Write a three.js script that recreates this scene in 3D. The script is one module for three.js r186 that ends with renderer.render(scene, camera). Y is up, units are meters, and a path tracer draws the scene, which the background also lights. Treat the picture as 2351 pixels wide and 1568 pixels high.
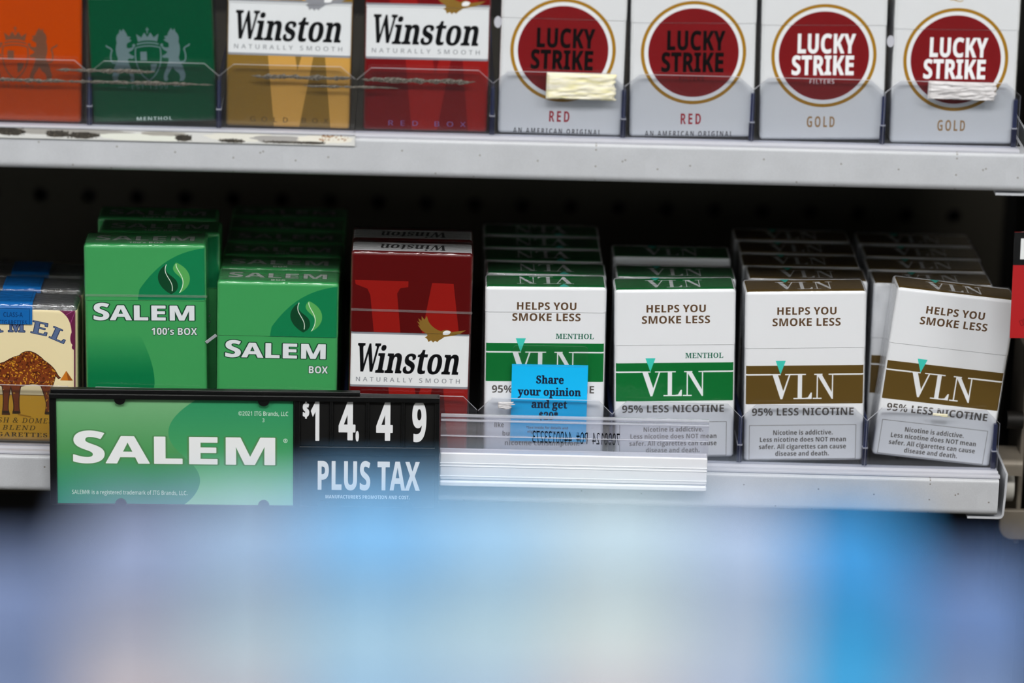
import * as THREE from 'three';
import { RoundedBoxGeometry } from 'three/addons/geometries/RoundedBoxGeometry.js';
import { mergeGeometries } from 'three/addons/utils/BufferGeometryUtils.js';
import { FontLoader } from 'three/addons/loaders/FontLoader.js';
import { TextGeometry } from 'three/addons/geometries/TextGeometry.js';
import { RectAreaLightUniformsLib } from 'three/addons/lights/RectAreaLightUniformsLib.js';

// ------------------------------------------------------------------ camera, light, exposure
const scene = new THREE.Scene();
scene.background = new THREE.Color(0xe6f0f6).multiplyScalar(6);   // overcast daylight, seen only through the shop window
const camera = new THREE.PerspectiveCamera(9.7724, 2351 / 1568, 0.05, 30);
camera.position.set(-0.02273, 0.57367, 1.75225);
{
  const yaw = 0.02681, pitch = 0.28737, roll = 0.03042;
  camera.lookAt(camera.position.x + Math.sin(yaw) * Math.cos(pitch), camera.position.y - Math.sin(pitch), camera.position.z - Math.cos(yaw) * Math.cos(pitch));
  camera.rotateZ(roll);
}
camera.focus = 1.818;               // on the lower row of packs
camera.userData.fStop = 4.2;
const renderer = new THREE.WebGLRenderer({ antialias: true });
renderer.toneMapping = THREE.LinearToneMapping;
renderer.toneMappingExposure = 0.68;
renderer.shadowMap.enabled = true;
RectAreaLightUniformsLib.init();
const CEIL = 1.9, FLOOR = -1.0;
const PANELS = [[0, 1.7], [-1.9, 1.9], [1.9, 1.9]];   // ceiling light panels (x, z), 1.2 x 0.6 m
const PANEL_POWER = 27, PANEL_COLOR = 0xfdfcfb;

// ------------------------------------------------------------------ helpers
const mm = 0.001;
let seed = 7;
const rnd = () => { seed = (seed * 1664525 + 1013904223) >>> 0; return seed / 4294967296; };
const reseed = (s) => { seed = (s * 2654435761) >>> 0; rnd(); rnd(); };
const taken = new Map();
function numbered(name) { const n = taken.get(name) ?? 0; taken.set(name, n + 1); return n ? name + '_' + String(n).padStart(3, '0') : name; }
function tag(o, label, category, group, kind) {
  if (label) o.userData.label = label;
  if (category) o.userData.category = category;
  if (group) o.userData.group = group;
  if (kind) o.userData.kind = kind;
  return o;
}
function thing(name, label, category, [x, y, z] = [0, 0, 0], group, kind) {
  const o = new THREE.Group(); o.name = numbered(name); o.position.set(x, y, z); scene.add(o);
  return tag(o, label, category, group, kind);
}
function mesh(name, geometry, material, parent) {
  const o = new THREE.Mesh(geometry, material); o.castShadow = o.receiveShadow = true;
  o.name = parent === scene ? numbered(name) : name; parent.add(o);
  return o;
}
const box = (x0, x1, y0, y1, z0, z1) => new THREE.BoxGeometry(x1 - x0, y1 - y0, z1 - z0).translate((x0 + x1) / 2, (y0 + y1) / 2, (z0 + z1) / 2);
const rbox = (x0, x1, y0, y1, z0, z1, r = 0.0006, s = 2) => new RoundedBoxGeometry(x1 - x0, y1 - y0, z1 - z0, s, r).translate((x0 + x1) / 2, (y0 + y1) / 2, (z0 + z1) / 2);
function plate(points, depth, bevel = 0) {                       // a flat outline in x, y with a thickness towards +z
  const s = new THREE.Shape(points.map(([x, y]) => new THREE.Vector2(x, y)));
  return new THREE.ExtrudeGeometry(s, { depth, bevelEnabled: bevel > 0, bevelSize: bevel, bevelThickness: bevel, bevelSegments: 2, steps: 1 });
}
function alongX(profile, x0, x1) {                               // an outline in z, y swept from x0 to x1
  const s = new THREE.Shape(profile.map(([z, y]) => new THREE.Vector2(z, y)));
  const g = new THREE.ExtrudeGeometry(s, { depth: x1 - x0, bevelEnabled: false });
  g.applyMatrix4(new THREE.Matrix4().set(0, 0, 1, x0, 0, 1, 0, 0, 1, 0, 0, 0, 0, 0, 0, 1));
  for (const a of [g.attributes.position, g.attributes.uv]) for (let i = 0; i < a.count; i += 3) for (let k = 0; k < a.itemSize; k++) {   // the axes were mirrored: turn the triangles round
    const q = a.getComponent(i + 1, k); a.setComponent(i + 1, k, a.getComponent(i + 2, k)); a.setComponent(i + 2, k, q);
  }
  g.computeVertexNormals();
  return g;
}
const flat = (g) => { const h = g.index ? g.toNonIndexed() : g; h.computeVertexNormals(); return h; };
function sheet(center, thick) {                                  // closed outline of a bent sheet from its centre line
  const left = [], right = [];
  for (let i = 0; i < center.length; i++) {
    const a = center[Math.max(0, i - 1)], b = center[Math.min(center.length - 1, i + 1)];
    const dx = b[0] - a[0], dy = b[1] - a[1], l = Math.hypot(dx, dy) || 1;
    left.push([center[i][0] - dy / l * thick / 2, center[i][1] + dx / l * thick / 2]);
    right.unshift([center[i][0] + dy / l * thick / 2, center[i][1] - dx / l * thick / 2]);
  }
  return [...left, ...right];
}
const arc = (cx, cy, r, a0, a1, n = 6) => Array.from({ length: n + 1 }, (_, i) => { const a = a0 + (a1 - a0) * i / n; return [cx + r * Math.cos(a), cy + r * Math.sin(a)]; });

// value noise
const hash = (x, y, s) => { let h = (x * 374761393 + y * 668265263 + s * 1442695041) | 0; h = Math.imul(h ^ (h >>> 13), 1274126177); return ((h ^ (h >>> 16)) >>> 0) / 4294967296; };
function vnoise(x, y, s = 0) {
  const ix = Math.floor(x), iy = Math.floor(y), fx = x - ix, fy = y - iy, u = fx * fx * (3 - 2 * fx), v = fy * fy * (3 - 2 * fy);
  return (hash(ix, iy, s) * (1 - u) + hash(ix + 1, iy, s) * u) * (1 - v) + (hash(ix, iy + 1, s) * (1 - u) + hash(ix + 1, iy + 1, s) * u) * v;
}
const fbm = (x, y, s = 0) => vnoise(x, y, s) * 0.5 + vnoise(x * 2.1, y * 2.1, s + 1) * 0.3 + vnoise(x * 4.3, y * 4.3, s + 2) * 0.2;
function noiseTexture(size, f, srgb, repeat = 1) {
  const d = new Uint8Array(size * size * 4);
  for (let y = 0; y < size; y++) for (let x = 0; x < size; x++) { const c = f(x, y); for (let k = 0; k < 3; k++) d[(y * size + x) * 4 + k] = Math.max(0, Math.min(255, Array.isArray(c) ? c[k] : c)); d[(y * size + x) * 4 + 3] = 255; }
  const t = new THREE.DataTexture(d, size, size); t.wrapS = t.wrapT = THREE.RepeatWrapping; t.magFilter = THREE.LinearFilter; t.repeat.set(repeat, repeat);
  if (srgb) t.colorSpace = THREE.SRGBColorSpace; t.needsUpdate = true; return t;
}

// ------------------------------------------------------------------ printing
function canvas(wmm, hmm, S, draw) {
  const c = document.createElement('canvas'); c.width = Math.round(wmm * S); c.height = Math.round(hmm * S);
  const g = c.getContext('2d'); g.scale(c.width / wmm, c.height / hmm); g.lineJoin = 'round';
  draw(g);
  const t = new THREE.CanvasTexture(c); t.colorSpace = THREE.SRGBColorSpace; t.magFilter = THREE.LinearFilter; t.anisotropy = 8;
  return t;
}
const SANS = 'bold 10px sans-serif', SANSR = '10px sans-serif', SERIF = 'bold 10px serif', SERIFR = '10px serif';
// text whose capitals span from top to base and that spans x0 to x1; slant leans it, gap spaces the letters
function put(g, text, x0, x1, top, base, color, { font = SANS, slant = 0, gap = 0, stroke, strokeWidth = 0, flip } = {}) {
  g.save(); g.font = font; g.textBaseline = 'alphabetic'; g.textAlign = 'left';
  const cap = 7.14, letters = [...text], widths = letters.map((l) => g.measureText(l).width);
  const total = gap ? widths.reduce((a, b) => a + b, 0) + gap * (letters.length - 1) : g.measureText(text).width;
  const lean = slant * cap, sx = (x1 - x0) / (total + lean), sy = (base - top) / cap;
  g.translate(x0, base);
  if (flip) { g.translate((x1 - x0) / 2, -(base - top) / 2); g.rotate(Math.PI); g.translate(-(x1 - x0) / 2, (base - top) / 2); }
  g.transform(sx, 0, -slant * sx * 1, sy, 0, 0); g.transform(1, 0, 0, 1, 0, 0);
  const each = (f) => { if (!gap) f(text, 0); else { let x = 0; letters.forEach((l, i) => { f(l, x); x += widths[i] + gap; }); } };
  if (stroke) { g.strokeStyle = stroke; g.lineWidth = strokeWidth / Math.max(sx, sy); each((l, x) => g.strokeText(l, x, 0)); }
  g.fillStyle = color; each((l, x) => g.fillText(l, x, 0));
  g.restore();
}
function poly(g, pts, color) { g.fillStyle = color; g.beginPath(); pts.forEach(([x, y], i) => (i ? g.lineTo(x, y) : g.moveTo(x, y))); g.closePath(); g.fill(); }
function rect(g, x, y, w, h, color) { g.fillStyle = color; g.fillRect(x, y, w, h); }
function disc(g, x, y, r, color) { g.fillStyle = color; g.beginPath(); g.arc(x, y, r, 0, Math.PI * 2); g.fill(); }
function path(g, d, color, stroke, w) { const p = new Path2D(d); if (color) { g.fillStyle = color; g.fill(p); } if (stroke) { g.strokeStyle = stroke; g.lineWidth = w; g.stroke(p); } }

// ------------------------------------------------------------------ materials
const std = (color, roughness = 0.5, o = {}) => new THREE.MeshPhysicalMaterial({ color, roughness, ...o });
const crumple = noiseTexture(256, (x, y) => 255 * (0.6 * fbm(x / 16, y / 16, 3) + 0.4 * Math.abs(2 * fbm(x / 30, y / 30, 9) - 1)), false, 1);
const speckle = noiseTexture(512, (x, y) => {
  const n = fbm(x / 40, y / 40, 5), dot = hash(x >> 1, y >> 1, 77) > 0.9975 && fbm(x / 60, y / 60, 8) > 0.45, grain = (hash(x, y, 4) - 0.5) * 7, v = 214 + (n - 0.5) * 12 + grain;
  return dot ? [132, 122, 112] : [v, v - 1, v - 1];
}, true, 1);
const M = {
  shelf: new THREE.MeshPhysicalMaterial({ map: speckle, color: 0xe4e8ee, roughness: 0.42 }),
  steel: std(0x9c9a96, 0.35, { metalness: 0.9 }),
  agedSteel: new THREE.MeshPhysicalMaterial({ map: speckle, color: 0x9d9485, roughness: 0.5, metalness: 0.25 }),
  darkSteel: std(0x23211e, 0.5, { metalness: 0.4 }),
  nylon: std(0xb9b6ae, 0.5),
  back: std(0x3f3b31, 0.85),
  side: std(0x0b0b0c, 0.8),
  black: std(0x08090a, 0.38),
  clear: new THREE.MeshPhysicalMaterial({ color: 0xf5f6f8, roughness: 0.07, transmission: 0.994, ior: 1.49, thickness: 0, bumpMap: crumple, bumpScale: 0.00006 }),
  clearEdge: new THREE.MeshPhysicalMaterial({ color: 0xe0e1e9, roughness: 0.25, transmission: 0.4, ior: 1.49, thickness: 0 }),
  navy: std(0x0b1438, 0.3),
  smoke: new THREE.MeshPhysicalMaterial({ color: 0x46558c, roughness: 0.12, transmission: 0.7, ior: 1.49, thickness: 0 }),
  film: new THREE.MeshPhysicalMaterial({ color: 0xffffff, roughness: 0.1, transmission: 1, ior: 1.5, thickness: 0, bumpMap: crumple, bumpScale: 0.0004 }),
  fold: new THREE.MeshPhysicalMaterial({ color: 0xfafafa, roughness: 0.12, transmission: 0.975, ior: 1.5, thickness: 0 }),
  paper: std(0xe9e9ea, 0.7),
  cover: new THREE.MeshPhysicalMaterial({ color: 0xf6f6fa, roughness: 0.12, transmission: 0.93, ior: 1.49, thickness: 0 }),
  strip: new THREE.MeshPhysicalMaterial({ color: 0xfafafa, roughness: 0.2, transmission: 0.95, ior: 1.5, thickness: 0 }),
  ridge: new THREE.MeshPhysicalMaterial({ color: 0xf2f3f8, roughness: 0.2, transmission: 0.72, ior: 1.49, thickness: 0 }),
  whiteChannel: std(0xf1f1f6, 0.32),
};
M.film.bumpMap = crumple.clone(); M.film.bumpMap.repeat.set(1, 1);

// ------------------------------------------------------------------ the room
{
  const wall = std(0xd9d6cf, 0.9), tile = std(0x6d675f, 0.6), white = std(0xeeeeea, 0.9);
  const S = (n, g, m) => tag(mesh(n, g, m, scene), null, null, null, 'structure');
  S('floor', box(-3.1, 3.1, FLOOR - 0.1, FLOOR, -0.5, 6.5), tile);
  S('ceiling', box(-3.1, 3.1, CEIL, CEIL + 0.1, -0.5, 6.5), white);
  S('wall_back', box(-3.1, 3.1, FLOOR, CEIL, -0.5, -0.4), wall);
  const wx = 2.3, wy0 = 0.15, wy1 = 1.6;                             // the shop window in the wall opposite the rack
  S('wall_front', mergeGeometries([box(-3.1, 3.1, FLOOR, wy0, 6.4, 6.5), box(-3.1, 3.1, wy1, CEIL, 6.4, 6.5), box(-3.1, -wx, wy0, wy1, 6.4, 6.5), box(wx, 3.1, wy0, wy1, 6.4, 6.5)]), wall);
  const win = new THREE.Group(); win.name = 'window_1'; scene.add(win); tag(win, null, null, null, 'structure');
  mesh('window_frame', mergeGeometries([box(-wx, wx, wy0, wy0 + 0.04, 6.4, 6.5), box(-wx, wx, wy1 - 0.04, wy1, 6.4, 6.5), ...[-wx + 0.02, -0.77, 0.77, wx - 0.02].map((x) => box(x - 0.02, x + 0.02, wy0 + 0.04, wy1 - 0.04, 6.4, 6.5))]), M.darkSteel, win);
  for (const x of [-1.525, 0, 1.525]) mesh('pane', new THREE.PlaneGeometry(x ? 1.47 : 1.5, wy1 - wy0 - 0.08).translate(x, (wy0 + wy1) / 2, 6.45), new THREE.MeshPhysicalMaterial({ color: 0xffffff, transmission: 1, thickness: 0, roughness: 0, ior: 1.5 }), win);
  S('wall_left', box(-3.1, -3, FLOOR, CEIL, -0.4, 6.4), wall);
  S('wall_right', box(3, 3.1, FLOOR, CEIL, -0.4, 6.4), wall);
  const glow = new THREE.MeshStandardMaterial({ color: 0xffffff, emissive: PANEL_COLOR, emissiveIntensity: 3 });
  for (const [x, z] of PANELS) {
    const place = 'over the counter' + (x < 0 ? ', left side' : x > 0 ? ', right side' : ', in the middle');
    const t = thing('ceiling_light', 'flat white ceiling light panel ' + place, 'ceiling light', [x, CEIL, z], 'ceiling light panels');
    mesh('frame', mergeGeometries([box(-0.63, 0.63, -0.03, 0, -0.33, -0.3), box(-0.63, 0.63, -0.03, 0, 0.3, 0.33), box(-0.63, -0.6, -0.03, 0, -0.3, 0.3), box(0.6, 0.63, -0.03, 0, -0.3, 0.3)]), white, t);
    mesh('diffuser', box(-0.6, 0.6, -0.012, -0.002, -0.3, 0.3), glow, t);
    const l = new THREE.RectAreaLight(PANEL_COLOR, PANEL_POWER, 1.2, 0.6); l.position.set(0, -0.02, 0); l.rotation.x = -Math.PI / 2; l.name = 'ceiling_light_source'; t.add(l);
  }
}

// ------------------------------------------------------------------ the rack: back panel, side, shelves
const YU = 0.1585, ZU = 0.026, YL = 0;                 // upper shelf deck height and pack fronts; the lower row stands at 0, 0
const BACK = -0.29;
{
  const rack = thing('display_rack', 'dark steel cigarette rack with perforated back panel behind the packs', 'rack', [0, FLOOR, 0]);
  const Y = -FLOOR;
  const s = new THREE.Shape([[-0.9, Y - 0.12], [0.29, Y - 0.12], [0.29, Y + 0.75], [-0.9, Y + 0.75]].map(([x, y]) => new THREE.Vector2(x, y)));
  for (const y of [0.0445, 0.0699, 0.0953, 0.1207]) for (let x = -0.5005; x < 0.27; x += 0.0254) {
    const h = new THREE.Path(); h.absarc(x + 0.0788 % 0.0254, Y + y, 0.0038, 0, Math.PI * 2, true); s.holes.push(h);
  }
  mesh('perforated_panel', new THREE.ExtrudeGeometry(s, { depth: 0.003, bevelEnabled: false, curveSegments: 8 }).translate(0, 0, BACK - 0.003), M.back, rack);
  mesh('rear_sheet', box(-0.9, 0.29, 0, Y + 0.75, BACK - 0.03, BACK - 0.02), M.side, rack);
  mesh('lower_panel', box(-0.9, 0.29, 0.002, Y - 0.121, BACK - 0.003, BACK), M.side, rack);
  mesh('side_panel', box(0.29, 0.3, 0, Y + 0.75, BACK - 0.03, 0.0), M.side, rack);
  mesh('side_panel', box(-0.91, -0.9, 0, Y + 0.75, BACK - 0.03, 0.0), M.side, rack);
  mesh('upright', rbox(0.2685, 0.2765, 0, Y + 0.75, -0.11, -0.08, 0.001), M.darkSteel, rack);
  mesh('base_plinth', box(-0.9, 0.29, 0, 0.1, BACK, -0.03), M.side, rack);
}
function shelf(y, z, label, tilt) {
  const g = thing('display_shelf', label, 'shelf', [0.08, y, z]);
  g.rotation.z = tilt;
  const r = 0.0028, T = 0.0011, H = 0.0172;
  const line = [[BACK - z, -T / 2 - 0.0005], [-r * 0.5 - 0.0006, -T / 2 - 0.0005], ...arc(-0.0012, -0.0012 - T / 2, 0.0010, Math.PI / 2, 0, 4), ...arc(-r - 0.0002, -H + r, r, 0, -Math.PI / 2, 8), [-0.012, -H]];
  const body = flat(alongX(sheet(line, T), -0.75, 0.1695));
  const uv = body.attributes.uv, p = body.attributes.position, n = body.attributes.normal;
  for (let i = 0; i < uv.count; i++) uv.setXY(i, p.getX(i) / 0.16, (Math.abs(n.getY(i)) > 0.7 ? p.getZ(i) : p.getY(i)) / 0.16);
  mesh('shelf_body', body, M.shelf, g);
  mesh('deck_liner', box(-0.75, 0.168, -0.00045, -0.0001, BACK - z, -0.0155), M.side, g);
  mesh('underside_panel', box(-0.75, 0.168, -0.0045, -0.002, BACK - z + 0.001, -0.016), M.side, g);
  // the end plate: a bent strip whose foot hooks under the lip
  const hook = sheet([[-0.0165, -0.0192], [-0.0022, -0.0192], ...arc(-0.0022, -0.0172, 0.0020, -Math.PI / 2, 0, 5), [0.0002, -0.008], [0.0004, 0.0022]], 0.0010);
  const hg = plate(hook, 0.26).translate(0.1728, 0, -0.262);
  mesh('end_plate', flat(hg), M.shelf, g);
  return g;
}
const LIPU = ZU + 0.0110, LIPL = 0.0160;
shelf(YU + 0.0001, LIPU, 'white steel shelf lip under the upper row of packs', 0);
shelf(YL, LIPL, 'white steel shelf lip behind the price sign, under the lower row of packs', -0.0035);

// brackets at the right end
function bracket(y, z, label, full) {
  const b = thing('shelf_bracket', label, 'bracket', [0.2655, y, z]);
  const flange = alongX(sheet([[-0.022, -0.0002], [-0.002, -0.0002], ...arc(-0.002, -0.0024, 0.0022, Math.PI / 2, 0, 5), [0.0002, -0.007]], 0.0012), -0.0108, -0.0012);
  mesh('flange', flat(flange), M.agedSteel, b);
  mesh('roller', new THREE.CylinderGeometry(0.0072, 0.0072, 0.0055, 28).rotateZ(Math.PI / 2).translate(-0.0065, -0.0155, -0.010), M.nylon, b);
  const sh = [[-0.009, -0.026], ...arc(-0.003, -0.0335, 0.006, Math.PI, Math.PI * 1.5, 8), [0.016, -0.0395], [0.016, -0.026]];
  mesh('foot_plate', plate(sh, 0.002, 0.0006).translate(0, 0, -0.006), M.agedSteel, b);
  mesh('arm', rbox(-0.0009, 0.0014, -0.045, 0.05, -0.05, -0.012, 0.0008), M.agedSteel, b);
  mesh('pin', new THREE.CylinderGeometry(0.0042, 0.0042, 0.0075, 20).rotateZ(Math.PI / 2).translate(-0.0045, 0.0165, -0.012), M.darkSteel, b);
  if (full) mesh('bolt', new THREE.CylinderGeometry(0.003, 0.003, 0.006, 6).rotateX(Math.PI / 2).translate(-0.0045, 0.006, 0.002), M.steel, b);
  return b;
}
bracket(-0.0005, -0.012, 'grey steel bracket with roller beside the right end of the lower shelf', false);
bracket(YU + 0.0012, ZU - 0.014, 'grey steel bracket with bolt beside the right end of the upper shelf', true);

// ------------------------------------------------------------------ clear plastic trays
// One moulded tray serves several columns: per column a front tab with cut corners, dividers between them, a ribbed ledge in front.
function tray(label, x0, notches, x1, yBase, zFront, tabTop, notchY, tilt, opts = {}) {
  const t = thing('pack_tray', label, 'tray', [0.08, yBase, zFront]);
  t.rotation.z = tilt;
  const X = (x) => x - 0.08, edges = [x0, ...notches, x1];
  for (let i = 0; i < edges.length - 1; i++) {
    const a = X(edges[i]) + (i ? 0.00008 : 0.0003), b = X(edges[i + 1]) - 0.00008, c = 0.0064;
    const open0 = i === 0 && opts.openLeft;
    const pts = [[a, 0.0002], [b, 0.0002], [b, notchY], [b - c, tabTop], [a + (open0 ? 0 : c), tabTop], [a, open0 ? tabTop : notchY]];
    const tab = mesh('front_tab', plate(pts, 0.0013).translate(0, 0, 0.0024), [M.clear, M.clearEdge], t);
    const u = tab.geometry.attributes.uv; for (let k = 0; k < u.count; k++) u.setXY(k, u.getX(k) * 6, u.getY(k) * 6);
  }
  const ledgeZ = opts.ledge ?? 0.0140;
  const rib = [[0.0038, -0.0001], [0.0038, 0.0006], [0.0058, 0.0004], [0.0066, 0.0011], [0.0076, 0.0004], [ledgeZ - 0.003, 0.0006], [ledgeZ - 0.002, 0.0013], [ledgeZ - 0.0008, 0.0012], [ledgeZ, 0.0006], [ledgeZ, -0.0001]];
  mesh('ledge', alongX(rib, X(x0), X(x1) - (opts.short ?? 0)), [M.clear, M.clearEdge], t);
  mesh('tray_floor', box(X(x0), X(x1), 0.00005, 0.0004, -0.25, -0.0005), M.clear, t);
  mesh('front_rail', rbox(X(x0), X(x1), 0.00005, 0.0007, 0.0002, 0.0024, 0.0002, 1), M.clearEdge, t);
  const fins = [...notches, ...(opts.endFin ? [x1 - 0.0016] : []), ...(opts.startFin ? [x0 + 0.0016] : [])];
  for (const n of fins) {
    const f = mesh('divider', rbox(X(n) - 0.0009, X(n) + 0.0009, 0.0004, opts.dividerTop ?? 0.022, -0.24, 0.0014, 0.0003, 1), M.smoke, t);
    mesh('divider_rail', rbox(X(n) - 0.00115, X(n) + 0.00115, 0.0004, 0.0088, -0.24, 0.0019, 0.0004, 1), M.navy, f);
    mesh('rail_cap', rbox(X(n) - 0.00125, X(n) + 0.00125, 0.0088, 0.0093, -0.02, 0.0020, 0.0002, 1), M.clearEdge, f);
  }
  return t;
}
tray('clear plastic tray in front of the orange, green and gold packs, streaked with glue', -0.30, [-0.2245, -0.1663, -0.1092], -0.0491, YU + 0.0001, ZU, 0.0300, 0.0246, 0, { ledge: 0.0098 });
tray('clear plastic tray in front of the red banded pack and the round target packs', -0.0489, [0.0117, 0.0699, 0.1270, 0.1853], 0.2455, YU + 0.0001, ZU, 0.0299, 0.0243, 0, { endFin: true, ledge: 0.0098 });
tray('clear plastic tray half hidden behind the black price sign', -0.30, [-0.2320, -0.1722, -0.1122, -0.0518], 0.0090, YL, 0, 0.0294, 0.0232, -0.0035, {});
tray('clear plastic tray in front of the four white banded packs', 0.0092, [0.0711, 0.1307, 0.1887], 0.2501, YL, 0, 0.0291, 0.0229, -0.0035, { endFin: true });

// ------------------------------------------------------------------ packs
const W = 55.3, D = 22.2;                              // millimetres, as are all print coordinates
const INK = { white: '#eceef2', black: '#0c0d10', brown: '#5f4630' };
const S = 10.5;
function atlas(H, draw, top, sideColor) {              // top panel above, front below it, side panel to the right
  return canvas(W + D, H + D, S, (g) => {
    rect(g, 0, 0, W + D, H + D, sideColor);
    g.save(); g.beginPath(); g.rect(0, D, W, H); g.clip(); g.translate(0, D); draw(g, H); g.restore();
    g.save(); g.beginPath(); g.rect(0, 0, W, D); g.clip(); top(g); g.restore();
  });
}
function wrapUV(g, H, hh = H) {                        // print coordinates for a box centred in x and z with its foot at y = 0
  const p = g.attributes.position, uv = g.attributes.uv, w = W * mm, d = D * mm, AW = (W + D) * mm, AH = (H + D) * mm;
  for (const grp of g.groups) for (let i = grp.start; i < grp.start + grp.count; i++) {
    const x = p.getX(i), y = p.getY(i), z = p.getZ(i);
    let u, v;
    if (grp.materialIndex === 4) { u = x + w / 2; v = y; }
    else if (grp.materialIndex === 2) { u = x + w / 2; v = H * mm + (d / 2 - z); }
    else if (grp.materialIndex === 0) { u = w + (d / 2 - z); v = y; }
    else if (grp.materialIndex === 1) { u = w + (d / 2 + z); v = y; }
    else { u = w + d * 0.5; v = H * mm * 0.5; }
    uv.setXY(i, Math.min(Math.max(u, 0.0003), AW - 0.0003) / AW, Math.min(Math.max(v, 0.0003), AH - 0.0003) / AH);
  }
  g.clearGroups();
  return g;
}
function slice(H, y0, y1, grow) {                      // the part of a rounded pack between two heights
  const g = new RoundedBoxGeometry(W * mm + grow, H * mm + grow, D * mm + grow, 4, 0.0017).translate(0, H * mm / 2 + grow / 2, 0);
  const p = g.attributes.position;
  for (let i = 0; i < p.count; i++) p.setY(i, Math.min(Math.max(p.getY(i), y0), y1));
  return g;
}
const boxGeos = new Map();
function packGeos(H, seam) {
  const key = H + ':' + seam;
  if (!boxGeos.has(key)) {
    const y = (H - seam) * mm;
    boxGeos.set(key, {
      body: wrapUV(slice(H, 0, y - 0.00012, -0.0003), H), lid: wrapUV(slice(H, y + 0.00012, 1, 0), H),
      liner: box(-W * mm / 2 + 0.0007, W * mm / 2 - 0.0007, y - 0.003, y + 0.003, -D * mm / 2 + 0.0007, D * mm / 2 - 0.0007),
      film: (() => { const g = new RoundedBoxGeometry(W * mm + 0.0005, H * mm + 0.0005, D * mm + 0.0005, 3, 0.0016).translate(0, H * mm / 2 + 0.00025, 0); g.clearGroups(); return g; })(),
      fold: (() => {
        const w = W * mm / 2 - 0.001, d = D * mm / 2 - 0.001, y0 = H * mm + 0.00062, P = [];
        for (const s of [-1, 1]) P.push(s * w, y0, -d, s * w, y0, d, s * (w - 0.019), y0 + 0.0001, 0);
        P.push(-w, y0 + 0.0002, d, w, y0 + 0.0002, d, 0, y0 + 0.0003, -0.002);
        const g = new THREE.BufferGeometry(); g.setAttribute('position', new THREE.Float32BufferAttribute(P, 3)); g.setAttribute('uv', new THREE.Float32BufferAttribute(new Float32Array(18), 2)); g.computeVertexNormals(); return g;
      })(),
    });
  }
  return boxGeos.get(key);
}
function designMaterial(tex, rough = 0.38) { return new THREE.MeshPhysicalMaterial({ map: tex, roughness: rough, specularIntensity: 0.4 }); }
// x: left edge of the front at its foot, y: deck height, z: plane of the front, lean: turn about the lower right (+) or left (-) corner in degrees
function placePack(o, x, y, z, lean = 0, yawDeg = 0) {
  const a = THREE.MathUtils.degToRad(lean), w = W * mm / 2, s = lean < 0 ? 1 : -1;   // clockwise rests on the right corner
  o.rotation.set(0, THREE.MathUtils.degToRad(yawDeg), a);
  const px = x + w + s * w;
  o.position.set(px - s * w * Math.cos(a), y - s * w * Math.sin(a) + 0.0002, z - D * mm / 2);
  return o;
}
function makePack(label, H, seam, mat, group) {
  const o = thing('cigarette_pack', label, 'cigarette pack', [0, 0, 0], group), g = packGeos(H, seam);
  mesh('box_body', g.body, mat, o); const lid = mesh('flip_lid', g.lid, mat, o); mesh('liner', g.liner, M.paper, o);
  const f = mesh('film_wrap', g.film, M.film, o); mesh('film_fold', g.fold, M.fold, f);
  return o;
}
function copyPack(src, label) { const o = src.clone(); o.name = numbered('cigarette_pack'); o.userData = { ...src.userData, label }; scene.add(o); return o; }
const NTH = ['front', 'second', 'third', 'fourth', 'fifth', 'sixth'];

// --- print: white pack with a coloured band and three large serif letters
function triLetters(g, x, top, w, h, color) {          // V L N with thick and hair strokes; w is the width of the word
  const k = w / 30, v = h / 11.8, P = (pts) => poly(g, pts.map(([a, b]) => [x + a * k, top + b * v]), color), t = 0.55;
  P([[0, 0], [5, 0], [5, t], [0, t]]); P([[7, 0], [11.4, 0], [11.4, t], [7, t]]);                                       // V serifs
  P([[1.1, 0], [3.6, 0], [6.5, 8.6], [5.6, 11.8], [5.0, 11.8]]); P([[8.9, 0], [9.6, 0], [5.9, 11.8], [5.0, 11.8]]);
  P([[11.2, 0], [16.6, 0], [16.6, t], [11.2, t]]); P([[12.9, 0], [14.9, 0], [14.9, 11.8], [12.9, 11.8]]);               // L
  P([[11.0, 11.25], [19.4, 11.25], [19.4, 11.8], [11.0, 11.8]]); P([[18.9, 8.8], [19.5, 8.8], [19.4, 11.8], [16.2, 11.8], [16.2, 11.25], [17.7, 11]]);
  P([[20.4, 0], [24.2, 0], [24.2, t], [20.4, t]]); P([[21.6, 0.2], [23.7, 0.0], [29.2, 9.6], [29.2, 11.8], [28.6, 11.8]]);   // N
  P([[21.6, 0], [22.2, 0], [22.2, 11.8], [21.6, 11.8]]); P([[19.9, 11.25], [24.0, 11.25], [24.0, 11.8], [19.9, 11.8]]);
  P([[28.6, 0], [29.2, 0], [29.2, 11.8], [28.6, 11.8]]); P([[27.0, 0], [30.8, 0], [30.8, t], [27.0, t]]);
}
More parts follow.
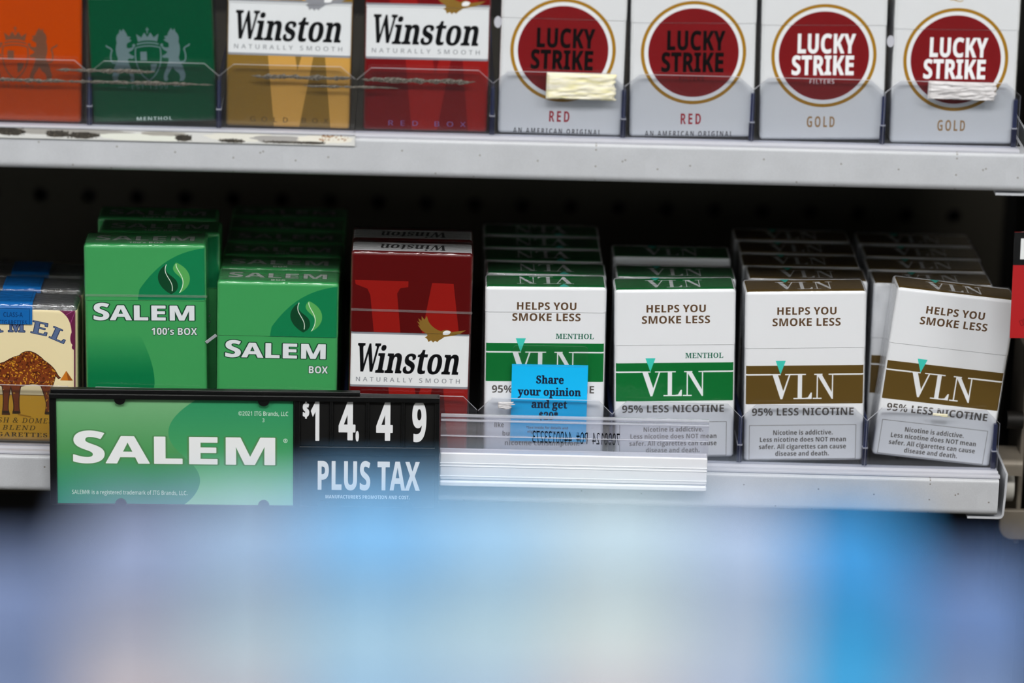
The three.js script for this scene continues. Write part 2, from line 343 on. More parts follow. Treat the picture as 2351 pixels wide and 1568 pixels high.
function bandPack(g, H, band, menthol, up, second) {   // up: how far the print sits higher than on the other face
  rect(g, 0, 0, W, H, INK.white);
  put(g, 'HELPS YOU', 14.1, 42.1, 7.4, 10.9, INK.brown); put(g, 'SMOKE LESS', 12.2, 43.9, 12.6, 16.2, INK.brown);
  if (menthol) put(g, 'MENTHOL', 32.4, 50.0, 30.3 - up, 32.8 - up, '#14634a', { font: SERIF });
  rect(g, 0.5, 34.9 - up, W - 1, 18.3, band);
  rect(g, 0.5, 38.8 - up, 11.5, 0.75, INK.white); rect(g, 41, 38.8 - up, W - 41.5, 0.75, INK.white);
  triLetters(g, 11.6, 38.9 - up, 30, 12.0, INK.white);
  poly(g, [[14.2, 32.6 - up], [18.8, 32.6 - up], [16.5, 39.2 - up]], '#43cdbe');
  const grey = '#55504c';
  put(g, '95% LESS NICOTINE', 3.4, 50.8, 55.4 - up, 58.9 - up, grey, { font: SANS });
  if (!second) {
    g.strokeStyle = '#77746f'; g.lineWidth = 0.22; g.strokeRect(2.5, 63.4, 49.2, 16.3);
    put(g, 'Nicotine is addictive.', 13.3, 41.2, 65.9, 68.1, grey); put(g, 'Less nicotine does NOT mean', 7.2, 47.4, 69.3, 71.5, grey);
    put(g, 'safer. All cigarettes can cause', 6.9, 47.4, 72.7, 74.9, grey); put(g, 'disease and death.', 14.5, 39.6, 76.0, 78.2, grey);
  } else {
    put(g, 'like', 4.8, 9.4, 64.9, 67.3, grey); put(g, 'but grea', 8.5, 20.5, 69.2, 71.4, grey); put(g, 'nicotine consumption.', 9.6, 44.5, 73.6, 75.9, grey);
  }
}
function bandTop(band, flip) {
  return (g) => {
    rect(g, 0, 0, W, D, INK.white); rect(g, 0.8, 3.0, W - 1.6, 18.0, band);
    g.save(); if (flip) { g.translate(W, D); g.rotate(Math.PI); }
    triLetters(g, 14.6, 6, 25.5, 12.0, INK.white); poly(g, [[17.0, 1.6], [21.6, 1.6], [19.3, 6.6]], '#43cdbe'); g.restore();
  };
}
const GREEN = '#0f7033', BRONZE = '#614c22', HK = 80.8, HL = 95.6;
const mGreenUp = designMaterial(atlas(HK, (g, H) => bandPack(g, H, GREEN, true, 8.2, true), bandTop(GREEN, true), INK.white));
const mGreen = designMaterial(atlas(HK, (g, H) => bandPack(g, H, GREEN, true, 0, false), bandTop(GREEN, false), INK.white));
const mBronze = designMaterial(atlas(HK, (g, H) => bandPack(g, H, BRONZE, false, 0, false), bandTop(BRONZE, false), INK.white));

// --- print: green pack with leaf emblem
function leaves(g, x, y, r) {
  g.save(); g.translate(x, y); g.scale(r / 10, r / 10);
  path(g, 'M -4.2 -8.6 C -11 -4.5 -12 4 -1.5 10 C 1.2 8.5 3.6 6.5 2.0 2.2 C 0.2 -2 -6.5 -2.5 -4.2 -8.6 Z', '#12462a');
  path(g, 'M -4.2 -8.6 C -7.5 -1.5 0.6 0.6 -1.0 8', null, '#dfe9dc', 0.5);
  path(g, 'M 1.6 -9.8 C 12 -5.5 12.5 5 2.6 9.6 C 5.2 6.8 7.0 3.0 4.2 -0.4 C 1.6 -3.2 -2.8 -5.2 1.6 -9.8 Z', '#5bad5c');
  path(g, 'M 1.6 -9.0 C 1.0 -4.2 9.5 -0.5 3.4 9', null, '#dff0d8', 0.5);
  g.restore();
}
const LEAF = { main: '#42a05c', dark: '#14804f', line: '#0f3b26' };
function leafWord(g, text, x0, x1, top, base) { put(g, text, x0, x1, top, base, '#e3e8ea', { font: SANS, stroke: LEAF.line, strokeWidth: 0.55 }); }
function bigInitial(g, x0, x1, topS, top, base, color, stroke, sw) {   // SALEM with a taller first letter
  const w = x1 - x0;
  put(g, 'S', x0, x0 + w * 0.172, topS, base, color, { stroke: stroke ?? color, strokeWidth: sw ?? (base - top) * 0.06 });
  put(g, 'ALEM', x0 + w * 0.170, x1, top, base, color, { stroke: stroke ?? color, strokeWidth: sw ?? (base - top) * 0.06 });
}
function leafPack(g, H, word, wx0, dy, long) {
  rect(g, 0, 0, W, H, LEAF.main);
  path(g, `M ${W} 1.2 C 42 3 33 9 25 21 L 24.2 ${25.8} L ${W} ${25.8} Z`, LEAF.dark);
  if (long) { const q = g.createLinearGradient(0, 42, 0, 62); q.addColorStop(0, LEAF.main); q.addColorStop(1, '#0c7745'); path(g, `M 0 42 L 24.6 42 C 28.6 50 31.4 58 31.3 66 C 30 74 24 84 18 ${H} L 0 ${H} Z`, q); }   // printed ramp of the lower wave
  leaves(g, 40.6, 15.6 + (long ? 0 : 0.2), 7.6);
  bigInitial(g, 3.4, 51.0, 28.0 + dy, 29.0 + dy, 35.8 + dy, '#e6eaee', LEAF.line, 1.5);
  bigInitial(g, 3.4, 51.0, 28.0 + dy, 29.0 + dy, 35.8 + dy, '#e6eaee');
  put(g, word, wx0, 51.0, 39.3 + dy, 42.6 + dy, '#e6eaee', { stroke: LEAF.line, strokeWidth: 0.5 });
}
function leafTop(word, a, b) {
  return (g) => { rect(g, 0, 0, W, D, LEAF.main); bigInitial(g, 4, 51, 6.2, 7, 14.5, '#c9d2cb', '#1c5230', 0.5); put(g, word, a, b, 16.4, 19, '#dfe6df'); };
}
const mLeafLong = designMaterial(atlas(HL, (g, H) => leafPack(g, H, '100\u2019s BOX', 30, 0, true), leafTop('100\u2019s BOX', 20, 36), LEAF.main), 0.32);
const mLeaf = designMaterial(atlas(80.0, (g, H) => leafPack(g, H, 'BOX', 41.9, 0.3, false), leafTop('BOX', 24, 31), LEAF.main), 0.32);

// --- print: pack with white name band, giant W and an eagle
function eagle(g, x, y, s, color, flip) {
  g.save(); g.translate(x, y); g.scale(s, s);
  path(g, 'M 0 0 L -1.5 -2.2 L -0.6 -1.9 L -1.9 -3.9 L -0.7 -3.3 L -1.4 -5.2 L 0.1 -4.2 L 0 -6.2 L 1.3 -4.6 L 2.2 -6.4 L 2.9 -4.2 C 4 -2 6 -0.4 8.6 0.3 C 9.6 -0.7 11.8 -0.6 13 0.5 L 19 -0.4 L 16.4 1.3 C 14 2.2 12 2.5 9.8 2.8 C 9 3.8 7.6 4.1 7 5.2 L 6 4.6 L 5.2 5.4 L 4.3 4.5 L 3.2 5.2 L 2.6 3.8 L 1.6 3.2 C 3 2.6 3 2 2 1.4 Z', color);
  path(g, 'M 9.2 0.8 C 10 -0.3 11.6 -0.4 12.6 0.5 L 12 1.6 C 11 2 10 2 9.2 1.8 Z', '#eef0f2');
  g.restore();
}
function namePack(g, H, base, light, variant, vcolor, eagleColor, lower) {
  rect(g, 0, 0, W, H, base);
  const b0 = H - 57.2, b1 = H - (variant ? 33.2 : 32.0), y0 = b0 - 25, k = variant ? 0.94 : 1;
  poly(g, [[1.8, y0], [26.2, y0], [26.2, y0 + 2.8], [22.6, y0 + 3.4], [21.2, y0 + 6], [23.2, b0], [11, b0], [9, y0 + 7], [7.6, y0 + 4], [2.2, y0 + 2]], light);
  poly(g, [[37, y0 + 0.5], [46.8, y0 + 0.7], [50, b0], [32.8, b0]], light);
  poly(g, [[18.2, b1], [38.4, b1], [32.6, H], [21.6, H]], light); poly(g, [[30.2, b1], [33.2, b1], [31.4, b1 + 7]], base);
  poly(g, [[43.4, b1], [W, b1], [W, H], [46.6, H]], light);
  rect(g, 0, b0, W, b1 - b0, variant ? '#dfe2e5' : '#eceef0'); rect(g, 0, b0 - 0.5, W, 1.0, '#8f939b'); rect(g, 0, b1 - 0.4, W, 1.0, '#8f939b');
  put(g, 'W', 2.6, 14.4, b0 + 5.6 * k, b0 + 19.0 * k, INK.black, { font: SERIF, slant: 0.2, stroke: INK.black, strokeWidth: 0.25 });
  put(g, 'inston', 11.8, 52.0, b0 + 7.2 * k, b0 + 19.3 * k, INK.black, { font: SERIF, slant: 0.22, stroke: INK.black, strokeWidth: 0.35 });
  put(g, 'NATURALLY SMOOTH', 3.0, 51.2, b0 + 21.2 * k, b0 + 23.3 * k, '#7d8188', { font: SANSR, gap: 3.2 });
  eagle(g, 32.6, b0 - 2.0, 1.08, eagleColor);
  if (variant) put(g, variant, 10.8, 45.5, H - 4.7, H - 2.5, vcolor, { font: SANSR, gap: 6 });
}
function nameTop(base, flip) {
  return (g) => { rect(g, 0, 0, W, D, base); rect(g, 0, 5, W, 14.4, '#f0f2f4'); put(g, 'Winston', 12, 44, 7.5, 16.5, INK.black, { font: SERIF, slant: 0.22, flip }); };
}
const mRedLong = designMaterial(atlas(HL, (g, H) => namePack(g, H, '#590d0e', '#931a15', null, '', '#8a6a2e'), nameTop('#590d0e', true), '#590d0e'), 0.3);
const mRedUp = designMaterial(atlas(97, (g, H) => namePack(g, H, '#700f13', '#921a18', 'RED BOX', '#7868a0', '#8a6a2e'), nameTop('#700f13', false), '#700f13'), 0.3);
const mGoldUp = designMaterial(atlas(97, (g, H) => namePack(g, H, '#86682b', '#c99a4c', 'GOLD BOX', '#4a3a22', '#8d8f96'), nameTop('#86682b', false), '#7d622c'), 0.3);

// --- print: white pack with round target
function targetPack(g, H, letters, variant, vcolor, motto, script) {
  rect(g, 0, 0, W, H, '#dbdde0');
  const cx = 27.8, cy = H - 38.3;
  disc(g, cx, cy, 23.3, '#a0741c'); disc(g, cx, cy, 21.8, '#e4e7ea'); disc(g, cx, cy, 20.0, '#7a1217');
  put(g, 'LUCKY', 15.4, 41.6, cy - 9.4, cy - 0.9, letters, { stroke: letters, strokeWidth: 0.35 });
  put(g, 'STRIKE', 13.4, 41.6, cy + 0.4, cy + 8.9, letters, { stroke: letters, strokeWidth: 0.35 });
  put(g, 'FILTERS', 21.6, 32.8, cy + 11.0, cy + 12.8, letters, { font: SANSR, gap: 1.2 });
  const w = variant === 'RED' ? 9.6 : 12.8;
  put(g, variant, cx - w / 2 - 0.6, cx + w / 2 - 0.6, H - 10.6, H - 5.7, vcolor, { gap: 1.6 });
  if (motto) put(g, 'AN AMERICAN ORIGINAL', 7, 46, H - 2.6, H - 0.2, '#4b4a4c', { gap: 2 });
  if (script) path(g, `M 24 ${cy - 27.5} c 1 -1.5 2 1 3 0.3 c 1.4 -1 -2 -4 0.4 -5.4 c 2 0.4 0.2 4.4 -3.2 5.8 c 2 -0.8 3.4 1.6 5.6 0`, null, '#b08a3c', 0.35);
}
const plainTop = (c) => (g) => rect(g, 0, 0, W, D, c);
const HT = 83;
const mTargetBlack = designMaterial(atlas(HT, (g, H) => targetPack(g, H, '#040304', 'RED', '#a32530', true, false), plainTop('#dbdde0'), '#eceef0'));
const mTargetWhite = designMaterial(atlas(HT, (g, H) => targetPack(g, H, '#f0f2f4', 'GOLD', '#a37f55', false, true), plainTop('#dbdde0'), '#eceef0'));

// --- print: crest pack
function lion(g, color) {
  path(g, 'M -1 -11.5 L 0 -13 L 1 -11.6 L 2 -12.8 L 2.4 -11 C 4.2 -10 4.4 -8 3.8 -6.4 C 5 -4 4.6 -1 3.6 1 C 4.4 3.4 6.2 5 6.4 7.4 C 7.6 9 7 11 5.6 12 L 3.4 12 C 4.6 10.4 4 9 2.6 7.8 C 1.4 7.4 0.8 6.4 0.2 5.2 C -0.8 7 -2.2 8 -3 10 C -2.2 11 -2.6 12 -4.2 12 C -5.4 11 -5 9.4 -4.4 8 C -3.4 6 -2.4 4 -1.8 1.6 C -2.6 0.6 -3.6 1.4 -5 1 L -5.4 0 C -4 -0.4 -3 -0.8 -2.4 -1.8 C -3.4 -2.2 -4.6 -2.6 -5.6 -4 L -5 -4.6 C -4 -3.8 -2.8 -3.6 -1.6 -4 C -1.4 -5.6 -1.6 -6.2 -2.8 -6.4 L -4.4 -7.4 L -3 -8 L -4 -9 L -2 -9.4 C -1.8 -10.4 -1.6 -11 -1 -11.5 Z', color);
  path(g, 'M 4.6 3 C 8.6 4 7.6 -1.6 6.6 -2.8 C 7.4 -4.6 9.4 -4 9.8 -5.4', null, color, 0.8);
}
function crestPack(g, H, base, ink, est, foot) {
  rect(g, 0, 0, W, H, base);
  const cx = 26, cy = H - 30.6;
  g.save(); g.translate(cx, cy); g.scale(0.96, 0.96);
  for (const s of [-1, 1]) { g.save(); g.translate(s * 10.9, 0.4); g.scale(s * 0.84, 1); lion(g, ink); g.restore(); }
  path(g, 'M -5.6 -3.4 C -2 -4.6 2 -4.6 5.6 -3.4 C 6.4 2 5.4 8.6 0 12 C -5.4 8.6 -6.4 2 -5.6 -3.4 Z', null, ink, 0.6);
  rect(g, -3.6, -1.6, 3.0, 4.2, ink); path(g, 'M 1 4.2 h 2.8 c 0 2 -0.8 3.6 -2.8 4.6 Z', ink);
  path(g, 'M -4.4 -6.2 L -5.2 -10 L -2.8 -8.2 L -1.4 -10.6 L 0 -8.4 L 1.4 -10.6 L 2.8 -8.2 L 5.2 -10 L 4.4 -6.2 C 2 -7 -2 -7 -4.4 -6.2 Z', ink);
  path(g, 'M -5 -5 C -2 -6 2 -6 5 -5', null, ink, 0.7); path(g, 'M 0 -10 V -13 M -0.8 -12 H 0.8', null, ink, 0.5);
  disc(g, -6.4, -4.6, 0.7, ink); disc(g, 6.4, -4.6, 0.7, ink);
  g.restore();
  put(g, est, cx - 8.2, cx + 8.2, H - 17.2, H - 15.2, ink, { font: SANSR, gap: 1.2 });
  rect(g, cx - 14, H - 16.4, 4, 0.25, ink); rect(g, cx + 10.5, H - 16.4, 4, 0.25, ink);
  if (foot) put(g, foot, 19.5, 35.5, H - 2.6, H - 1.0, '#cfd9d3', { gap: 0.8 });
}
const mCrestGreen = designMaterial(atlas(92, (g, H) => crestPack(g, H, '#01482c', '#5f7478', 'EST 1399', 'MENTHOL'), plainTop('#01482c'), '#013c26'), 0.3);
const mCrestOrange = designMaterial(atlas(92, (g, H) => crestPack(g, H, '#b03e00', '#6b4634', 'EST 1399', null), plainTop('#b03e00'), '#a83c02'), 0.3);

// --- the upper row
const UP = YU + 0.0006;
const upperPacks = [
  ['orange pack with a brown lion crest, at the left edge of the upper row', 92, 30, mCrestOrange, -0.2252, -0.3, 0],
  ['dark green pack with a grey lion crest, in the upper row', 92, 36, mCrestGreen, -0.1652, 2.6, 0],
  ['gold and brown pack with white name band, in the upper row', 97, 41, mGoldUp, -0.1064, -0.4, 0],
  ['dark red pack with white name band, in the upper row', 97, 41, mRedUp, -0.0454, 0.1, 0],
  ['white pack with red target and black letters, behind the yellowed tape', HT, HT - 52.3, mTargetBlack, 0.0142, -0.3, 0],
  ['white pack with red target and black letters, without tape in front', HT, HT - 51.6, mTargetBlack, 0.0728, 1.1, 0],
  ['white pack with red target and white letters, without tape in front', HT, HT - 52.0, mTargetWhite, 0.1307, 1.3, 0],
  ['white pack with red target and white letters, behind torn white tape', HT, HT - 51.8, mTargetWhite, 0.1888, 0.7, 0],
];
const bubbleG = new THREE.CylinderGeometry(0.0021, 0.0021, 0.0004, 20).rotateX(Math.PI / 2).scale(0.8, 1.25, 1);
for (const [label, H, seam, mat, x, lean] of upperPacks) {
  const o = placePack(makePack(label, H, seam, mat, 'packs on the upper shelf'), x, UP, ZU, lean);
  if (/tape/.test(label) && !/without/.test(label)) mesh('film_bubble', bubbleG, M.clearEdge, o).position.set(-0.0290, label.includes('torn') ? 0.046 : 0.050, D * mm / 2 - 0.0012);
}

// --- the lower row: columns of packs one behind another
const STEP = 0.0229, LO = (x) => YL - 0.0035 * (x + 0.028 - 0.08) + 0.0001;
function column(first, H, seam, mat, x, lean, rows, rowName, group) {
  const p = makePack(first, H, seam, mat, group); placePack(p, x, LO(x), -0.0004, lean);
  rows.forEach(([dx, dz, rowLean = 0, yaw = 0], i) => {
    const c = copyPack(p, rowName.replace('%', NTH[i + 1]));
    placePack(c, x + dx, LO(x), -0.0004 - dz, rowLean, yaw);
  });
  return p;
}
const rows = (n, dx = 0, jitter = 0.0006, s0 = 0) => { reseed(91 + n + s0); return Array.from({ length: n }, (_, i) => [dx * (i + 1) + (rnd() - 0.5) * jitter, STEP * (i + 1) + i * 0.0001, (rnd() - 0.5) * 0.4]); };
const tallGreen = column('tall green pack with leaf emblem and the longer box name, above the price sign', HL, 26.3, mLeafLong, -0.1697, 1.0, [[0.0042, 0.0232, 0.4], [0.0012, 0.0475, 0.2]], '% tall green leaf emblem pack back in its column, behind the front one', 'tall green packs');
const shortGreen = column('shorter green pack with leaf emblem, between the tall green and the red packs', 80.0, 25.6, mLeaf, -0.1107, 0.0, rows(5, 0.0002), '% short green leaf emblem pack back in its column', 'short green packs');
const redPack = column('tall dark red pack with white name band and gold eagle, beside the green packs', HL, 38, mRedLong, -0.0502, -0.2, rows(1, 0.0006), '% dark red pack back in the lower row, behind the gold eagle pack', 'dark red packs on the lower shelf');
const stickerPack = column('white pack with green band, partly covered by the blue sticker', HK, 12, mGreenUp, 0.0126, 0.85, rows(4, -0.0003, 0.0006, 3), '% white green band pack back in the column behind the blue sticker', 'white green band packs behind the sticker');
column('white pack with green band and no sticker, between two other white packs', HK, 26.4, mGreen, 0.0731, 1.9, [[-0.0006, STEP, 0.2], [-0.0004, STEP * 2 + 0.0125, 0.3]], '% white green band pack back in the column without sticker', 'white green band packs without sticker');
column('white pack with bronze band standing upright, next to the tilted one', 81.6, 27.0, mBronze, 0.1330, 1.9, rows(4, -0.0002, 0.0006, 5), '% white bronze band pack back in the upright column', 'bronze band packs in the upright column');
column('tilted white pack with bronze band at the right end of the lower shelf', HK, 26.4, mBronze, 0.1919, -5.4, [[-0.0002, 0.0240], [-0.0006, 0.0472], [0.0002, 0.0704], [-0.0005, 0.0936]], '% white bronze band pack back in the right end column, behind the tilted one', 'bronze band packs behind the tilted one');

{ const q = mesh('tear_tab', rbox(-0.003, 0.003, -0.0008, 0.0008, -0.0001, 0.0001, 0.00008, 1), M.clearEdge, shortGreen); q.position.set(-0.0302, 0.0525, D * mm / 2 - 0.0005); q.rotation.set(0.3, 0.3, 0.6); }

for (const [o, y] of [[tallGreen, 0.0712], [redPack, 0.0676]]) mesh('tear_strip', box(-W * mm / 2, W * mm / 2, y, y + 0.0011, D * mm / 2 + 0.00032, D * mm / 2 + 0.00042), M.strip, o).rotation.z = -0.006;

// --- soft cream packs with blue stamp at the left edge
{
  const H = 65.5, soft = atlas(H, (g) => {
    rect(g, 0, 0, W, H, '#efe0b4');
    rect(g, 0, 0, W, 0.7, '#25355e'); rect(g, 0, 42.6, W, H - 42.6, '#d2a02c'); rect(g, 0, 42.3, W, 0.3, '#6b4a22');
    for (const s of [0, 1]) {                                                                          // maroon columns with a fan of leaves at the head
      g.save(); if (s) { g.translate(W, 0); g.scale(-1, 1); }
      path(g, 'M 0 0.6 H 11 C 6 2.2 3 5 2.6 12 C 3.6 14 3.4 17 2.2 18 C 2.8 19 2.6 20 1.6 20.4 V 46 L 2.6 49 H 0 Z', '#6a2148');
      path(g, 'M 0.6 1 L 9 1.4 M 0.6 1 L 5.6 4 M 0.6 1 L 3.2 8', null, '#a8508a', 0.25); g.restore();
    }
    [['C', 8.4, 13.4, -0.4], ['A', 17, 10.6, -0.2], ['M', 27.6, 9.6, 0], ['E', 38.2, 10.6, 0.2], ['L', 46.8, 13.6, 0.4]].forEach(([l, x, y, a]) => {   // arched name
      g.save(); g.translate(x, y); g.rotate(a); put(g, l, -3.9, 3.9, -2.9, 2.9, '#5b6f96', { font: SERIF, stroke: '#1d2c52', strokeWidth: 0.7 }); g.restore();
    });
    // the animal, seen from the side, with mottled coat
    const camel = 'M 12 30 C 16 29 19 28 22.2 26.8 C 25 24.8 27 24 28.9 23.6 C 29.6 22.4 31.4 21.4 33.4 21.5 C 36 21.8 38.6 24 40.1 25.7 C 42 27 44.2 28.6 45.5 31 C 46.2 32.6 46.8 33.4 47.6 33.8 L 46.6 34.2 L 45.2 32.6 C 45 35 44 37.4 43.4 39.4 C 43.2 42 43.6 46 43.4 48.6 L 44 51 L 40.4 51.2 C 40.8 49.6 41 48 41 46.2 C 40.4 43 39.4 40 38.4 37.6 C 35 36.2 31.6 37.6 29.4 38.4 C 28.6 41 28.4 46 28.6 49 L 29 51.2 L 25.6 51.4 C 26.2 49.6 26.2 48 26 46 C 25.6 43 25.2 40.6 24.8 38.6 C 24.2 42 23.4 46 23.6 49.6 L 24.2 52 L 20.8 52 C 21.4 48 21.6 43 20.8 38.4 C 17 37 14 34 12 30 Z';
    path(g, camel, '#7c3a18', '#38180f', 0.4);
    g.save(); g.clip(new Path2D(camel)); reseed(31);
    for (let i = 0; i < 520; i++) { const x = 12 + rnd() * 34, y = 21 + rnd() * (rnd() < 0.8 ? 17 : 30); g.fillStyle = rnd() > 0.52 ? '#cf9226' : '#4c1f0d'; g.beginPath(); g.ellipse(x, y, 0.25 + rnd() * 0.6, 0.12 + rnd() * 0.28, rnd() * 3, 0, 7); g.fill(); }
    g.restore();
    for (const x of [22.4, 27.2, 42.2]) rect(g, x - 1.7, 50.2, 3.2, 1.4, '#33210f');
    path(g, 'M 44 51 L 52 52.6 M 28 51.8 L 34 53', null, '#a0701c', 0.7);
    poly(g, [[47.4, 35], [50.2, 30.4], [53.2, 35]], '#c7741f'); poly(g, [[50.2, 30.4], [53.2, 35], [51, 35]], '#93501a');
    put(g, 'TURKISH & DOMESTIC', 6, 51, 53.6, 56.0, '#2b2416', { font: SERIFR, slant: 0.2, gap: 1 }); put(g, 'BLEND', 20.6, 36.4, 57.2, 59.4, '#2b2416', { font: SERIFR, slant: 0.2, gap: 1 });
    put(g, 'CIGARETTES', 13.4, 41.6, 60.6, 62.6, '#2b2416', { font: SERIF, gap: 1 });
  }, (g) => { rect(g, 0, 0, W, D, '#c9cacc'); }, '#e6d7ab');
  const mSoft = designMaterial(soft, 0.4), foil = std(0xbfc0c4, 0.28, { metalness: 0.85, bumpMap: crumple, bumpScale: 0.0012 });
  const stamp = designMaterial(canvas(18, 34, 14, (g) => {
    rect(g, 0, 0, 18, 34, '#1767b0'); g.strokeStyle = '#0d4075'; g.lineWidth = 0.25; g.strokeRect(1.2, 1.6, 15.6, 18); g.strokeRect(1.2, 24.6, 15.6, 8.4);
    put(g, 'CLASS-A', 4.4, 13.6, 26.2, 28.2, '#0d3e74'); put(g, 'CIGARETTES', 2.4, 15.6, 29.6, 31.6, '#0d3e74');
    
  }), 0.32);
  const bodyG = (() => {                                     // soft paper: rounder, slightly bulging
    const g = new RoundedBoxGeometry(W * mm, H * mm, D * mm, 5, 0.0032).translate(0, H * mm / 2, 0), p = g.attributes.position;
    for (let i = 0; i < p.count; i++) { const q = 1 - Math.pow(Math.abs(p.getX(i)) / (W * mm / 2), 2); p.setZ(i, p.getZ(i) * (1 + 0.05 * q * Math.sin(Math.PI * p.getY(i) / (H * mm)))); }
    g.computeVertexNormals(); return wrapUV(g, H);
  })();
  const foilG = (() => {
    const g = new RoundedBoxGeometry(W * mm - 0.0006, 0.006, D * mm - 0.0006, 5, 0.0028), p = g.attributes.position;
    for (let i = 0; i < p.count; i++) p.setY(i, p.getY(i) + (fbm(p.getX(i) * 260, p.getZ(i) * 260, 4) - 0.5) * 0.0014);
    g.translate(0, H * mm - 0.0024, 0); g.computeVertexNormals(); g.clearGroups(); return g;
  })();
  const stampG = (() => {                                    // a paper strip over the top, down the front and the back
    const w = 0.0176, pr = sheet([[-0.0113, H * mm - 0.009], ...arc(-0.0083, H * mm - 0.0018, 0.0031, Math.PI, Math.PI / 2, 5), ...arc(0.0083, H * mm - 0.0018, 0.0031, Math.PI / 2, 0, 5), [0.0117, H * mm - 0.0085]], 0.00016);
    const g = alongX(pr, -w / 2, w / 2), p = g.attributes.position, uv = g.attributes.uv;
    for (let i = 0; i < p.count; i++) { const y = p.getY(i), z = p.getZ(i), top = H * mm + 0.0012; uv.setXY(i, p.getX(i) / w + 0.5, 1 - (z > 0.0080 && y < top - 0.0012 ? 0.66 + (top - y) / 0.034 * 0.9 : (z + 0.0115) / 0.034)); }
    return g;
  })();
  function softPack(label, stampX) {
    const o = thing('soft_cigarette_pack', label, 'cigarette pack', [0, 0, 0], 'soft cream packs');
    mesh('paper_wrap', bodyG, mSoft, o); mesh('foil_top', foilG, foil, o); mesh('tax_stamp', stampG, [stamp, stamp], o).position.x = stampX;
    const f = new RoundedBoxGeometry(W * mm + 0.0008, H * mm + 0.0018, D * mm + 0.0026, 3, 0.0032).translate(0, H * mm / 2 + 0.0012, 0); f.clearGroups(); mesh('film_wrap', f, M.film, o);
    return o;
  }
  const X0 = -0.2296;
  placePack(softPack('cream soft pack with a camel picture and blue stamp, front of its column', -0.0016), X0, LO(X0), -0.0012, 0);
  placePack(softPack('second cream soft pack with blue stamp, just behind the camel picture pack', -0.0006), X0 + 0.0004, LO(X0), -0.0268, 0);
  placePack(softPack('third cream soft pack with blue stamp, at the back of the camel column', 0.0014), X0 - 0.0003, LO(X0), -0.0525, 0);
}
// ------------------------------------------------------------------ things stuck on the packs and trays
const FRONTU = ZU + 0.0038, FRONTL = 0.0038;
function patch(w, h, nx, ny, thick, s, rag) {          // a torn scrap: lumpy face, ragged right and lower edge, centred
  const P = [], I = [], U = [];
  for (let j = 0; j <= ny; j++) for (let i = 0; i <= nx; i++) {
    const u = i / nx, v = j / ny;
    const right = 1 - rag * fbm(v * 7, 3.3, s) * (u > 0.5 ? (u - 0.5) * 2 : 0), low = 1 - rag * 0.5 * fbm(u * 9, 1.7, s + 4) * v;
    const edge = i === 0 || j === 0 || i === nx || j === ny;
    P.push((u * right - 0.5) * w, (0.5 - v * low) * h, edge ? 0 : thick * (0.25 + 0.75 * fbm(u * 4, v * 9, s + 7) + 0.5 * Math.abs(fbm(u * 3, v * 14, s + 12) - 0.5)));
    U.push(u, 1 - v);
  }
  for (let j = 0; j < ny; j++) for (let i = 0; i < nx; i++) { const a = j * (nx + 1) + i, b = a + nx + 1; I.push(a, b, a + 1, b, b + 1, a + 1); }
  const g = new THREE.BufferGeometry(); g.setAttribute('position', new THREE.Float32BufferAttribute(P, 3)); g.setAttribute('uv', new THREE.Float32BufferAttribute(U, 2)); g.setIndex(I); g.computeVertexNormals();
  return g;
}
const yellowed = noiseTexture(128, (x, y) => { const n = fbm(x / 22, y / 9, 21); return [238 - 10 * n, 234 - 14 * n, 220 - 75 * n * n]; }, true);
const torn = noiseTexture(128, (x, y) => { const n = fbm(x / 12, y / 8, 33); return [228 - 40 * n, 226 - 42 * n, 228 - 44 * n]; }, true);
const mYellow = new THREE.MeshPhysicalMaterial({ map: yellowed, roughness: 0.75 }), mTorn = new THREE.MeshPhysicalMaterial({ map: torn, roughness: 0.7 });
function scrap(name, label, x, y, z, geo, m, turn = 0, cat = 'tape') { const o = tag(mesh(name, geo, m, scene), label, cat); o.position.set(x, y, z); o.rotation.z = turn; return o; }
scrap('tape_remnant', 'yellowed foam tape remnant across the black lettered target pack', 0.0514, 0.1823, FRONTU, patch(0.0324, 0.0123, 40, 20, 0.0026, 3, 0.12), mYellow, -0.01);
scrap('tape_remnant', 'torn white tape remnant on the tray of the rightmost target pack', 0.2206, 0.1845, FRONTU, patch(0.0330, 0.0086, 48, 18, 0.0030, 11, 0.2), mTorn, -0.012);
scrap('glue_residue', 'small white glue residue left of the blue sticker', 0.0236, 0.0257, FRONTL, patch(0.0100, 0.0042, 30, 14, 0.0009, 17, 0.8), mTorn, 0.02, 'glue');
scrap('glue_residue', 'thin cream glue residue on the tray of the tilted pack', 0.2252, 0.0258, FRONTL, patch(0.0130, 0.0018, 30, 8, 0.0007, 23, 1.2), mYellow, -0.05, 'glue');
